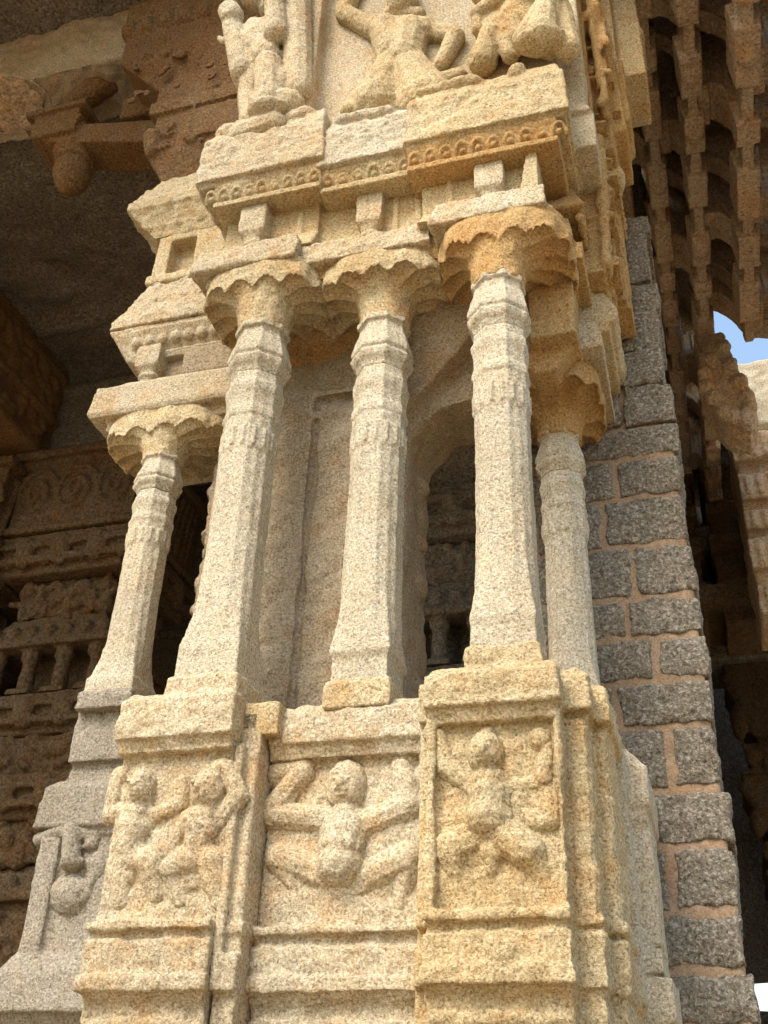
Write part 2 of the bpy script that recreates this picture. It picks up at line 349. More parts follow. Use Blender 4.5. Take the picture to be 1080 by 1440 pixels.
rF = [e(390, 240, 110, 130, .03), e(390, 165, 60, 60, .065, .0), e(388, 262, 86, 96, .078, .03)] + face(388, 258, 1.0) + [c(390, 340, 55, 400, 420, 85, .02, .03), e(400, 440, 120, 90, .06, .01),
    c(400, 480, 92, 400, 590, 88, .03, .04), e(395, 620, 108, 80, .10, .02), c(320, 710, 30, 480, 715, 30, .05, .05),
    c(300, 430, 58, 165, 330, 55, .02, .03), c(160, 320, 52, 115, 160, 48, .03, .03), e(90, 130, 55, 40, .05), e(155, 260, 60, 70, .05),
    c(500, 430, 52, 680, 410, 45, .01, .02), c(700, 390, 48, 725, 230, 45, .03, .03), e(690, 180, 62, 60, .06, .01), c(730, 470, 55, 735, 620, 50, .01, .02), e(665, 620, 60, 50, .045), c(560, 560, 35, 690, 640, 40, .01, .02),
    c(340, 700, 75, 200, 770, 78, .01, .03), c(195, 780, 75, 215, 960, 48, .03, .01), c(480, 710, 85, 610, 800, 80, .02, .03), c(620, 810, 72, 710, 960, 45, .03, .0),
    c(415, 800, 55, 410, 900, 42, .03, .02), e(410, 950, 45, 40, .03), e(230, 985, 75, 30, .03), e(720, 985, 75, 30, .03), c(335, 400, 14, 395, 432, 14, .06, .08), c(395, 432, 14, 465, 400, 14, .08, .06), c(240, 340, 16, 205, 420, 16, .045, .045)]
relief(pR, rF, (590, 1000), 4.0, .066, GOLD, k=1.10)
lF = [e(350, 250, 105, 115, .03), e(355, 275, 66, 85, .075, .03)] + face(352, 268, .85) + [c(345, 340, 42, 330, 400, 70, .02, .03), e(320, 430, 105, 90, .06, .01), c(310, 470, 80, 285, 570, 68, .03, .03), e(300, 620, 95, 75, .07, .0),
    c(235, 385, 45, 185, 400, 45, .02, .02), c(180, 400, 45, 215, 230, 42, .02, .02), e(230, 200, 50, 45, .05), c(420, 400, 45, 545, 350, 40, .02, .02), c(545, 350, 40, 560, 230, 38, .02, .02),
    c(260, 650, 66, 235, 850, 55, .01, .0), c(390, 640, 75, 420, 820, 55, .02, .0), e(285, 720, 45, 50, .05), c(240, 585, 18, 325, 578, 18, .05, .05)]
relief(pL, lF, (110, 1040), 3.724, .127, CREAM, k=1.10)
lG = [e(700, 265, 105, 130, .03), e(700, 285, 76, 95, .075, .03)] + face(690, 275, .9) + [c(690, 360, 45, 680, 420, 75, .02, .03), e(680, 430, 105, 80, .06, .01), c(670, 470, 80, 640, 560, 66, .03, .03), e(640, 620, 105, 75, .07, .0),
    c(770, 400, 48, 850, 300, 48, .02, .02), c(850, 300, 46, 800, 160, 42, .02, .02), e(760, 150, 65, 42, .05), c(590, 420, 45, 505, 560, 42, .02, .02), e(510, 590, 50, 40, .04),
    c(590, 640, 75, 500, 690, 60, .02, .02), c(500, 690, 55, 540, 850, 45, .02, .0), c(700, 640, 75, 740, 850, 50, .01, .0), e(590, 740, 90, 60, .04), c(620, 572, 18, 690, 572, 18, .05, .05)]
relief(pL, lG, (110, 1040), 3.724, .127, CREAM, k=1.10)

# colonettes
colonette(P, -.765, .22, 3.09, 5.17, .130, .160, PALE, CREAM)
colonette(P, -.135, .32, 3.06, 5.17, .125, .138, PALE, GOLD)
colonette(P, .495, .15, 3.07, 5.14, .122, .145, PALE, GOLD)
colonette(P, -1.50, .66, 3.30, 4.78, .106, .145, PALE, GREY)
colonette(P, .655, .92, 3.15, 4.75, .106, .14, PALE, PALE)
lotus(P, -.765, .22, 5.17, .13, (-1.13, -.44, .045, .66), 5.37, 5.54, 14, GOLD)
lotus(P, -.135, .32, 5.17, .125, (-.47, .20, .10, .68), 5.355, 5.515, 14, GOLD, ph=.2)
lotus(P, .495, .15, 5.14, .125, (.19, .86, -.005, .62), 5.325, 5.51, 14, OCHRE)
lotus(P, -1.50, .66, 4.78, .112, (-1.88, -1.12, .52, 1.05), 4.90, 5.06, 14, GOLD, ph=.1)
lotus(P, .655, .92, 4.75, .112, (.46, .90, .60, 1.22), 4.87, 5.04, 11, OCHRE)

# abacus plates with their thin mouldings
def abacus(x0, x1, y0, y1, z0, z1, mat, dx=.03):
    s = Stone(); s.box(x0, x1, y0, y1, z0, z0+.04); s.box(x0+.006, x1-.006, y0+.008, y1, z0+.03, z0+.055); s.frus(x0, x1, y0, y1, z0+.045, z1, dx, .02, .01)
    s.box(x0+.07, x1-.05, y0+.07, y1, z0-.06, z0+.01)
    return s.build('abacus', mat, P, .008, 3, ((.3, .04), (.06, .028)))
abacus(-1.155, -.55, .04, .9, 5.53, 5.70, CREAM)
abacus(-.56, .16, .10, .9, 5.505, 5.66, CREAM, 0)
abacus(.175, .765, .0, .62, 5.50, 5.655, CREAM)
s = Stone(); s.box(.6, .90, .35, 1.0, 5.44, 5.56); s.frus(.6, .86, .30, 1.0, 5.56, 5.75, 0, .05, .02); s.box(.6, .83, .40, 1.0, 5.0, 5.46)
s.frus(.5, .80, .5, 1.0, 5.0, 4.86, .1, .0, .1)
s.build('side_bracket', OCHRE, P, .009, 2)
s = Stone(); s.box(.5, .94, .58, 1.25, 5.04, 5.12); s.frus(.5, .94, .58, 1.25, 5.12, 5.24, .0, .03, .03); s.build('abacus', CREAM, P, .009, 2)

# gallery storey with baluster blocks
s = Stone(); s.box(-1.06, -.50, .185, 1.0, 5.6, 6.08); s.box(-.50, .10, .225, 1.0, 5.6, 6.06); s.box(.10, .72, .145, 1.0, 5.6, 6.0); s.frus(-1.07, -.50, .10, .6, 5.66, 5.84, 0, .085); s.frus(-.50, .10, .15, .6, 5.6, 5.78, 0, .075); s.frus(.1, .73, .06, .6, 5.6, 5.74, 0, .085); s.box(-1.06, -.98, .2, .9, 5.7, 6.0); s.frus(.62, .73, .06, .9, 5.62, 6.0, .06, .0, 0)
for x, y in ((-.62, .165), (-.08, .205), (.05, .205), (.24, .125)): s.box(x, x+.03, y, .5, 5.66, 6.0)
s.box(.56, .70, .16, .5, 5.64, 5.95)
s.build('gallery', GOLD, P, .010, 2)
def baluster(cx, y0, z0, z1, hw, mat=PALE):
    s = Stone(); H = z1-z0; cy = y0+hw
    s.loft([octa(cx, cy, hw*r, z0+H*t, q) for t, r, q in ((-.1, .62, .2), (.12, .66, .2), (.17, .85, .3), (.22, .85, .3), (.27, .7, .3), (.34, .78, .5), (.42, 1.0, .9), (.5, 1.02, 1), (.82, 1.02, 1), (1.0, .92, 1))])
    s.box(cx-hw*.6, cx+hw*.6, cy, cy+.25, z0+.1, z1)
    s.build('baluster', mat, P, .007, 1)
baluster(-.86, .09, 5.69, 6.07, .078, CREAM); baluster(-.2, .15, 5.64, 6.04, .072, CREAM); baluster(.475, .06, 5.64, 5.98, .075, CREAM)

# cornice: lip, scalloped frieze, fascia
def cornice(x0, x1, yf, zl, zf0, zf1, zt, n, mat, fmat, yb=.9, ends=(0, 0), right=None):
    s = Stone(); xr = x1 if right is None else right
    prof = [(yf+.035, zl), (yf+.03, zl+.035), (yf+.07, zl+.045), (yf+.018, zf0-.02), (yf+.018, zf0+.02), (yb, zf0+.02), (yb, zl)]
    s.prism_x(prof, x0+ends[0]*.1, xr-ends[1]*.05)
    st = (x1-x0)/n
    for i in range(n):
        x = x0+st*(i+.5)+ends[0]*.04*(1-i/n); z = (zl+.05+zf0)/2
        hz = zf0-.03-(zl+.05)
        def fp(u, v): return (x+u, yf+.068-.050*v, zl+.05+hz*v)
        pr = None; wk = random.uniform(.78, 1.12); rr_ = random.choice((.0105, .011, .009, .012, .006))
        for q in range(9):
            a = pi*q/8; p = fp(-st*.42*wk*cos(a), .12+.70*wk*sin(a))
            if pr: s.cap(pr, rr_, p, rr_)
            pr = p
        s.ell(fp(0, .35), (st*.2, .022, hz*.24))
    f = s.build('frieze', fmat, P, .006, 1, ((.3, .012), (.05, .008)))
    s = Stone()
    s.box(x0+.0, xr-.0, yf+.02, yb, zf0-.01, zf1-.025)
    s.frus(x0-.02, xr+.02, yf-.015, yb, zf1-.03, zf1+.66*(zt-zf1), .02, .015, .02); s.frus(x0, xr, yf-.005, yb, zf1+.64*(zt-zf1), zt, .06, .07, .03)
    doodle(s, x0+.04, x1-.04, yf-.005, zf1-.02, zf1+.62*(zt-zf1), int((x1-x0)*34), .0085)
    for _ in range(8):
        x = random.uniform(x0+.10, x1-.10); s.ell((x, yf+.07, zt-.03), (random.uniform(.05, .13), .07, random.uniform(.03, .065)))
    s.build('fascia', mat, P, .008, 3, ((.3, .04), (.07, .03)))
cornice(-1.20, -.46, .02, 6.045, 6.215, 6.26, 6.75, 9, CREAM, GOLD, ends=(1, 0))
cornice(-.47, .06, .05, 6.015, 6.18, 6.21, 6.63, 6, PALE, GOLD)
cornice(.05, .90, -.02, 5.955, 6.125, 6.165, 6.62, 10, GOLD, OCHRE, yb=.64, ends=(0, 1))
s = Stone(); s.box(.60, 1.03, .25, .66, 6.15, 6.42); s.frus(.6, 1.02, .22, .66, 6.42, 6.55, 0, .03, .05); s.build('fascia', CREAM, P, .009, 2)

# upper shaft with reliefs
s = Stone(); s.box(-.78, .86, .24, 1.1, 6.3, 9.0); s.box(-.80, -.60, .12, .6, 6.4, 8.6); s.box(.84, 1.0, .3, .9, 6.3, 8.9); s.box(-.92, -.75, .2, .6, 6.4, 8.8)
s.build('upper_shaft', CREAM, P, .012, 2)
lion = [c(160, 120, 55, 170, 140, 55, .13, .13), c(165, 160, 50, 200, 330, 62, .10, .06), c(350, 70, 52, 355, 80, 54, .17, .17), c(355, 110, 46, 355, 215, 56, .16, .14), c(250, 160, 60, 300, 280, 75, .06, .06),
        c(240, 230, 70, 215, 400, 50, .04, .02), c(315, 330, 62, 315, 480, 66, .1, .1), e(310, 520, 85, 35, .09, .1), c(210, 400, 50, 225, 520, 55, .02, .02), c(110, 215, 14, 125, 225, 14, .1, .1),
        c(250, 0, 80, 300, -60, 90, .1, .1), c(390, 20, 60, 420, 300, 60, .0, .0), c(180, 10, 60, 150, -60, 60, .06, .06), e(270, 40, 90, 30, .1, .08)]
lion += [e(260, 250, 140, 230, .10, .0), c(300, 480, 85, 380, 470, 80, .06, .03), e(270, 200, 120, 150, .16, .0), e(240, 330, 75, 120, .10, .0), c(420, -40, 75, 425, 400, 62, .06, .03), e(350, 40, 110, 70, .14, .02), e(330, 400, 90, 130, .12, .03), c(330, 560, 60, 200, 600, 70, .06, .04)]
relief(P, lion, (280, 0), 3.0, .12, CREAM, 'lion_relief', k=1.4, vx=.0075)
dancer = [c(790, -20, 0.1, 790, -20, .1)][:0] + [c(555*1.889-240+0, 0, 1, 0, 0, 1)][:0] + [
    c(870, 20, 70, 870, 60, 72, .09, .07), c(820, 90, 34, 935, 92, 34, .06, .06), c(760, 150, 62, 960, 160, 66, .05, .05), c(800, 170, 80, 830, 260, 80, .06, .06), c(900, 180, 85, 880, 280, 85, .06, .06), e(850, 250, 130, 100, .10, .02),
    c(730, 140, 50, 625, 85, 46, .04, .05), c(622, 80, 46, 680, -40, 40, .05, .06), c(980, 150, 50, 1080, 180, 45, .04, .06), c(1090, 190, 44, 1030, 300, 36, .06, .06),
    c(820, 300, 82, 760, 440, 120, .03, .0), c(890, 300, 90, 960, 440, 130, .03, .0), c(760, 330, 26, 620, 470, 30, .03, .01), c(700, 430, 22, 960, 330, 22, .06, .08),
    e(870, -60, 90, 90, .12, .03)]
dancer += [e(860, 420, 240, 90, .08, .0), e(860, 190, 140, 100, .07, .0), e(980, 400, 150, 60, .06, .0), c(640, 470, 40, 1100, 330, 40, .02, .02), c(780, 470, 60, 1000, 430, 60, .0, .0)]
relief(P, dancer, (280, 0), 3.0, .25, GOLD, 'dancer_relief', k=1.4, vx=.0075)
corner = [c(250, 110, 34, 350, 60, 40, .08, .1), c(250, 130, 30, 250, 170, 30, .06, .05), c(270, 30, 50, 330, -20, 60, .08, .1), c(310, 200, 60, 270, 300, 70, .05, .02), c(330, 180, 30, 400, 280, 40, .07, .03), c(420, 120, 60, 440, 200, 50, .08, .05),
          c(600, 90, 34, 570, 300, 75, .2, .2), c(610, 110, 40, 590, 300, 60, .16, .18), c(500, 60, 60, 560, 20, 70, .14, .16), c(600, 0, 70, 640, 60, 50, .2, .2), c(400, 20, 50, 470, 60, 60, .1, .12), c(500, 160, 20, 440, 280, 18, .1, .05), e(560, 320, 120, 40, .1, .17),
          c(640, 120, 60, 680, 300, 60, .1, .1)]
corner += [e(470, 100, 150, 150, .14, .0), e(330, 130, 110, 130, .08, .0), e(590, 170, 100, 170, .16, .06), c(480, 250, 60, 600, 120, 70, .10, .14), e(520, 20, 160, 90, .16, .05)]
relief(P, corner, (600, 0), 3.375, .18, GOLD, 'attendant_relief', k=1.4, vx=.0075)

# right flank: receding bays stacked above the rear colonette
s = Stone()
s.box(.5, .90, .72, 1.30, 5.2, 5.6); s.box(.5, .98, .70, 1.25, 5.24, 5.30); s.frus(.5, 1.0, .70, 1.25, 5.30, 5.36, 0, .0, -.03); s.frus(.5, 1.03, .7, 1.2, 5.36, 5.46, 0, .03, .03); s.frus(.5, 1.0, .72, 1.2, 5.46, 5.60, 0, .03, .06)
s.build('flank_moulding', GOLD, P, .009, 2, ((.2, .03), (.06, .015)))
s = Stone()
s.box(.5, 1.0, .70, 1.2, 5.6, 6.6)
for y, x in ((.72, 1.05), (.90, 1.08), (1.06, 1.10)): s.box(.6, x, y, y+.10, 5.62, 6.5)
s.box(.5, 1.10, .95, 1.2, 5.60, 6.45); s.box(.5, 1.05, .72, 1.2, 6.42, 6.62)
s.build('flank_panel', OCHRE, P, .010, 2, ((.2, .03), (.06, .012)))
s = Stone()
for z, r in ((6.62, .10), (6.85, .085), (6.98, .06)): s.ell((1.06, .92, z), (r, r*1.3, r))
s.box(.5, 1.06, .8, 1.1, 6.5, 7.1); s.build('flank_finial', GOLD, P, .009, 2)
s = Stone(); s.frus(.5, 1.2, .72, 1.15, 6.80, 7.5, 0, 0, .02); s.box(.5, 1.12, .66, 1.1, 6.6, 8.2); s.box(.5, 1.02, .50, 1.1, 6.5, 8.6); s.box(.5, 1.23, .80, 1.12, 7.0, 7.6)
for i in range(14): s.cap((random.uniform(1.0, 1.16), random.uniform(.5, .8), random.uniform(6.7, 8)), .03, (random.uniform(1.0, 1.14), random.uniform(.5, .8), random.uniform(6.8, 8.2)), .025)
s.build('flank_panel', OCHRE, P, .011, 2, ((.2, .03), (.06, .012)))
s = Stone(); s.box(.5, 1.37, .88, 1.3, 7.52, 9.0); s.box(.5, 1.39, .9, 1.3, 7.95, 8.0); s.box(.5, 1.20, .8, 1.2, 7.4, 9.0); s.build('flank_bracket', GOLD, P, .012, 2)

s = Stone()
for z, x, h in ((5.66, 1.07, .05), (5.95, 1.09, .035), (6.2, 1.08, .05), (6.36, 1.12, .06), (6.72, 1.12, .05), (6.92, 1.18, .05), (7.2, 1.16, .06), (7.62, 1.15, .05)): s.frus(.6, x, .66, 1.18, z, z+h, 0, .01, .015)
for i in range(26):
    z = 5.6+.085*i; s.frus(.8, 1.02+.06*sin(i*2.1)+.002*i, .60+.05*sin(i*1.3), .8, z, z+.05, 0, .02, .02)
for y in (.58, .66, .80, .90): s.cap((1.0, y, 5.6), .03, (1.03, y, 6.6), .034)
for i in range(9): s.ell((1.10, .74+.05*i, 6.44), (.03, .022, .035))
s.box(.7, .99, .58, 1.1, 5.55, 7.7)
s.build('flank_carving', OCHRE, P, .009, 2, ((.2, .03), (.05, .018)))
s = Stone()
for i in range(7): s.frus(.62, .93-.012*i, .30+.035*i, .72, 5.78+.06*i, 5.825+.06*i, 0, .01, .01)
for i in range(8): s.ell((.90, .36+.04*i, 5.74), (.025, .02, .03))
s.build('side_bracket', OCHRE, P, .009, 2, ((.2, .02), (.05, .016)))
# right rear pedestal
s = Stone()
s.box(.5, .90, .72, 1.24, 0, 2.9); s.box(.5, .945, .70, 1.24, 2.74, 2.90); s.frus(.5, .94, .70, 1.24, 2.90, 2.98, 0, .02, .07); s.box(.5, .925, .71, 1.24, 2.68, 2.74)
for y in (.74, .92, 1.08): s.box(.6, .93, y, y+.09, 2.22, 2.7)
s.box(.5, .93, .70, 1.24, 2.12, 2.2); s.box(.5, .96, .69, 1.24, 1.95, 2.1); s.box(.5, .92, .7, 1.24, 1.2, 1.95); s.box(.5, .86, .62, 1.2, 2.0, 2.95)
s.build('pedestal_block', PALE, P, .010, 2)
# left rear pedestal
s = Stone()
s.box(-1.72, -1.0, .60, 1.2, 0, 2.75); s.frus(-1.775, -1.0, .56, 1.2, 2.73, 2.93, .02, .01, 0); s.frus(-1.76, -1.0, .57, 1.2, 2.92, 2.97, .05, .04, 0)
s.frus(-1.68, -1.0, .58, 1.2, 2.9, 3.05, .03, .02, 0); s.frus(-1.66, -1.2, .56, 1.1, 3.03, 3.31, .0, .01, .05)
s.frus(-1.66, -1.0, .585, 1.2, 2.70, 2.73, .0, 0, 0)
s.frus(-1.80, -1.0, .53, 1.2, 1.97, 2.14, .01, .01, 0); s.frus(-1.78, -1.0, .54, 1.2, 2.13, 2.20, .04, .03, 0); s.prism_x([(.55, 1.98), (.60, 1.92), (.60, 0), (1.2, 0), (1.2, 1.98)], -1.78, -1.0)
s.box(-1.72, -1.62, .57, 1.0, 2.15, 2.7); s.box(-1.30, -1.2, .57, 1.0, 2.15, 2.7)
pB = s.build('pedestal_block', GREY, P, .0095, 2)
beast = [e(330, 700, 165, 130, .055), c(200, 640, 34, 330, 605, 40, .05, .07), c(340, 605, 40, 450, 625, 34, .07, .05), c(355, 610, 36, 362, 740, 42, .09, .10), e(362, 752, 58, 28, .05, .08), e(262, 668, 36, 26, .04, .05), e(432, 668, 34, 26, .04, .05),
         e(250, 760, 70, 60, .05, .03), e(450, 755, 60, 60, .05, .03), e(335, 880, 110, 78, .08, .03), c(215, 770, 26, 290, 900, 30, .05, .06), c(445, 790, 26, 390, 900, 30, .05, .06), e(330, 985, 150, 70, .05), c(235, 960, 36, 215, 1085, 42, .03, .02), c(390, 960, 36, 415, 1085, 42, .03, .02)]
relief(pB, beast, (0, 980), 3.13, .655, GREY, 'beast_relief', k=1.1, vx=.0075)

# left flank: tower of miniature storeys above the rear colonette
s = Stone(); s.box(-1.95, -1.0, .52, 1.2, 5.055, 5.09); s.frus(-1.96, -1.0, .51, 1.2, 5.08, 5.27, .03, .01, 0); s.box(-1.86, -1.0, .58, 1.2, 4.99, 5.06); s.frus(-1.92, -1.0, .54, 1.2, 5.26, 5.34, .12, .05, 0); s.build('abacus', CREAM, P, .009, 2)
s = Stone(); s.box(-1.66, -1.0, .66, 1.2, 5.3, 5.6); s.box(-1.44, -1.0, .58, 1.2, 5.32, 5.52); s.build('gallery', SLAB, P, .012, 2)
def bal2(cx, z0, z1, hw): baluster(cx, .55, z0, z1, hw, CREAM)
bal2(-1.66, 5.31, 5.58, .075)
cm = CREAM
s = Stone(); s.prism_x([(.62, 5.52), (.60, 5.56), (.62, 5.57), (.545, 5.70), (.55, 5.74), (1.2, 5.74), (1.2, 5.52)], -1.80, -1.0)
s.hexa([(-1.84, .62, 5.53), (-1.7, .62, 5.53), (-1.7, 1.2, 5.53), (-1.84, 1.2, 5.53), (-1.955, .54, 5.73), (-1.7, .54, 5.73), (-1.7, 1.2, 5.73), (-1.955, 1.2, 5.73)])
for i in range(9): s.ell((-1.77+.085*i, .585, 5.635), (.036, .03, .04))
s.build('frieze', cm, P, .0075, 1)
s = Stone(); s.frus(-1.965, -1.0, .53, 1.2, 5.74, 5.80, .01, .0, 0); s.frus(-1.955, -1.0, .535, 1.2, 5.79, 6.0, .10, .05, 0); s.frus(-1.86, -1.0, .57, 1.2, 5.99, 6.19, .08, .07, 0)
doodle(s, -1.78, -1.2, .545, 5.82, 6.14, 40, .010, .20); s.build('kapota_roof', CREAM, P, .009, 2, ((.3, .03), (.06, .03)))
s = Stone(); s.box(-1.80, -1.70, .62, 1.2, 6.15, 6.58); s.box(-1.52, -1.0, .62, 1.2, 6.15, 6.58); s.box(-1.8, -1.0, .72, 1.2, 6.15, 6.6); s.box(-1.82, -1.0, .60, 1.2, 6.15, 6.22); s.box(-1.72, -1.0, .62, 1.2, 6.53, 6.6)
s.box(-1.36, -1.30, .60, 1.2, 6.2, 6.5)
s.build('niche', GOLD, P, .009, 2)
s = Stone(); s.hexa([(-1.84, .62, 6.58), (-1.0, .62, 6.58), (-1.0, 1.2, 6.58), (-1.84, 1.2, 6.58), (-2.02, .54, 6.80), (-1.0, .54, 6.80), (-1.0, 1.2, 6.80), (-2.02, 1.2, 6.80)])
s.frus(-2.03, -1.0, .53, 1.2, 6.80, 6.87, .0, 0, 0); s.frus(-2.02, -1.0, .54, 1.2, 6.87, 7.16, .14, .08, 0); s.box(-1.9, -1.0, .585, 1.2, 6.66, 6.70)
doodle(s, -1.85, -1.3, .55, 6.9, 7.12, 24, .011, .28); s.build('kapota_roof', GOLD, P, .010, 2, ((.3, .03), (.06, .03)))
s = Stone(); s.hexa([(-1.86, .66, 7.10), (-1.0, .66, 7.10), (-1.0, 1.2, 7.10), (-1.86, 1.2, 7.10), (-2.02, .6, 7.42), (-1.0, .6, 7.42), (-1.0, 1.2, 7.42), (-2.02, 1.2, 7.42)])
s.box(-2.02, -1.0, .60, 1.2, 7.4, 7.85); s.box(-2.07, -1.0, .57, 1.2, 7.85, 7.98); s.cap((-2.0, .6, 7.6), .08, (-1.98, .6, 7.45), .06); s.box(-1.75, -1.3, .57, 1.0, 7.5, 7.8); s.box(-1.25, -1.0, .54, 1.0, 7.2, 7.9)
doodle(s, -1.95, -1.3, .58, 7.45, 7.8, 14, .012); s.build('flank_panel', RUST, P, .012, 2)
s = Stone(); s.box(-2.06, -1.0, .60, 1.2, 7.95, 8.3); s.hexa([(-2.08, .62, 8.2), (-1.0, .62, 8.2), (-1.0, 1.2, 8.2), (-2.08, 1.2, 8.2), (-2.42, .55, 8.55), (-1.0, .55, 8.55), (-1.0, 1.2, 8.55), (-2.42, 1.2, 8.55)])
s.box(-2.42, -1.0, .55, 1.2, 8.55, 8.9); s.box(-2.46, -1.0, .53, 1.2, 8.88, 9.3)
doodle(s, -2.3, -1.2, .54, 8.0, 9.2, 40, .014)
for i in range(8): s.ell((-2.4+.16*i, .55, 8.95), (.07, .07, .10))
s.build('flank_bracket', RUST, P, .013, 2)
# corbel with hanging lotus bud
s = Stone()
x0, z0 = at(215, 205, 1.0); x1, z1 = at(80, 205, 1.0)
s.hexa([(x1, .85, z1-.13), (x0+.5, .85, z0-.28), (x0+.5, 1.15, z0-.28), (x1, 1.15, z1-.13), (x1, .85, z1+.06), (x0+.5, .85, z0+.0), (x0+.5, 1.15, z0+.0), (x1, 1.15, z1+.06)])
s.box(x1-.10, x1+.30, .80, 1.2, z1-.12, z1+.22); s.box(x1-.18, x1+.36, .76, 1.24, z1+.12, z1+.17); s.box(x1-.16, x1+.34, .78, 1.22, z1-.02, z1+.02)
for i in range(7):
    a, b = i/7, (i+1)/7
    s.cap((x1+.1+a*1.0, .95, z1+.2+.5*sin(pi*(.15+.62*a))), .10, (x1+.1+b*1.0, .95, z1+.2+.5*sin(pi*(.15+.62*b))), .11)
s.box(x1+.6, x0+.5, .9, 1.1, z0+.3, z0+.55)
br = s.build('corbel_arm', RUST, P, .012, 2)
s = Stone(); bx, bz = at(100, 250, 1.0)
s.loft([[(bx+r*cos(2*pi*i/24), 1.0+r*sin(2*pi*i/24), bz+h) for i in range(24)] for h, r in ((-.17, .01), (-.15, .05), (-.10, .10), (-.03, .135), (.05, .15), (.10, .14), (.13, .12), (.135, .155), (.16, .16), (.17, .14), (.20, .16), (.25, .19), (.27, .14))])
s.build('lotus_bud', RUST, br, .010, 1, label='hanging lotus bud under the corbel')
# ------------------------------------------------------------------ rough masonry buttress
Z = [2.0, 2.215, 2.445, 2.718, 2.966, 3.273, 3.498, 3.727, 3.946, 4.242, 4.538, 4.795, 4.997, 5.286, 5.538, 5.834, 6.053, 6.46, 6.62]
VJ = {2: .975, 4: 1.02, 5: .811, 6: 1.009, 7: .888, 8: .947, 9: .819, 10: .904, 12: .981, 14: .85, 3: .70, 11: .62}
Mp = thing('masonry_buttress', 'coursed rough grey stone block buttress with pink mortar joints behind the cream pillar', 'buttress', (.8, 1.55, 0))
s = Stone(); s.box(.30, 1.225, 1.252, 1.9, 0, 5.0); s.box(.30, 1.20, 1.275, 1.9, 4.9, 6.58); s.build('mortar_core', MORTAR, Mp, .012, 2, ((.1, .024), (.03, .010)))
zz = [0.0, .3, .62, .95, 1.3, 1.65] + Z
s = Stone(); t_ = Stone()
for i in range(len(zz)-1):
    z0, z1 = zz[i], zz[i+1]; k = i-6; tight = z0 > 5.2
    j = VJ.get(k); edge = 1.245+random.uniform(-.018, .018)
    cuts = [.30] + ([j-.36] if j and j-.36 > .45 else []) + ([j] if j else [.62 if k % 2 else .45]) + [edge]
    for a, b in zip(cuts, cuts[1:]):
        if b-a < .06: continue
        g = random.uniform(.013, .025); last = (b == edge)
        n = 8
        g = g*.35 if tight else g
        xa, xb, za, zb = a+g, b-(0 if last else g), z0+g, z1-g
        gx = max(3, int((xb-xa)/.055)); gz = max(3, int((zb-za)/.05))
        rows = []
        for q in range(gz+1):
            row = []
            for p in range(gx+1):
                u, v = p/gx, q/gz
                ed = min(u, v, 1-v, 1 if last else 1-u)
                y = 1.243-(.0 if ed <= 0 else random.uniform(.002, .020))
                jx = random.uniform(-.010, .010); jz = random.uniform(-.010, .010)
                row.append((xa+(xb-xa)*u+jx, y, za+(zb-za)*v+jz))
            rows.append(row)
        bm = s.bm
        fv = [[bm.verts.new(c_) for c_ in r] for r in rows]
        bv = [[bm.verts.new((c_[0], 1.34 if not last else 1.85, c_[2])) for c_ in r] for r in rows]
        for q in range(gz):
            for p in range(gx):
                bm.faces.new((fv[q][p], fv[q][p+1], fv[q+1][p+1], fv[q+1][p])); bm.faces.new((bv[q][p], bv[q+1][p], bv[q+1][p+1], bv[q][p+1]))
        for p in range(gx):
            bm.faces.new((fv[0][p], bv[0][p], bv[0][p+1], fv[0][p+1])); bm.faces.new((fv[gz][p], fv[gz][p+1], bv[gz][p+1], bv[gz][p]))
        for q in range(gz):
            bm.faces.new((fv[q][0], fv[q+1][0], bv[q+1][0], bv[q][0])); bm.faces.new((fv[q][gx], bv[q][gx], bv[q+1][gx], fv[q+1][gx]))
s.build('stone_blocks', BASALT, Mp, .008, 1, ((.12, .02), (.035, .020)))

# ------------------------------------------------------------------ hall: ceiling, beams, back wall
Hc = thing('hall_ceiling', 'sooty, shade-toned dark stone ceiling slabs and beams behind the pillar at upper left', 'ceiling', (-4, 4, 9))
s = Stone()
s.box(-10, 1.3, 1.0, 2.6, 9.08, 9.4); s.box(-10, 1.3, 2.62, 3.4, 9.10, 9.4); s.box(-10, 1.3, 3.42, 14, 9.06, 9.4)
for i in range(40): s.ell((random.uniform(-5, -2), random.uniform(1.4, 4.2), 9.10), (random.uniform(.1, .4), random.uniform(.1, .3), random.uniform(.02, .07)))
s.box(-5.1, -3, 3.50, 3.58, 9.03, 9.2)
s.build('ceiling_slab', SOOT_SHADE, Hc, .03, 1, ((.8, .10), (.2, .05)))
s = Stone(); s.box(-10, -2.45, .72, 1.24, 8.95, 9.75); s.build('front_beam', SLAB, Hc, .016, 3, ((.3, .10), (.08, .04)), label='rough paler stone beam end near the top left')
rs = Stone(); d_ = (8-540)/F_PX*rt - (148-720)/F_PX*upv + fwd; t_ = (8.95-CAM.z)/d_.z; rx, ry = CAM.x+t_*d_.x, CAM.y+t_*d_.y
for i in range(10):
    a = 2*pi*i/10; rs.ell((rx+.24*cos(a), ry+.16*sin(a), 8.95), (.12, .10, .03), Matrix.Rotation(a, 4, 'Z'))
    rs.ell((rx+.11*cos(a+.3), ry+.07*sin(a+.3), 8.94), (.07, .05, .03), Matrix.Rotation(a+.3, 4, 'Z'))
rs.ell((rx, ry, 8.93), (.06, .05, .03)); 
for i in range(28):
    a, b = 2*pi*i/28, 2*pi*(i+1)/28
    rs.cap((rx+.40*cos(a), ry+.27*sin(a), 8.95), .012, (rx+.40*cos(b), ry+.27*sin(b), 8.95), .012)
rs.build('rosette', UMBER, Hc, .009, 2)
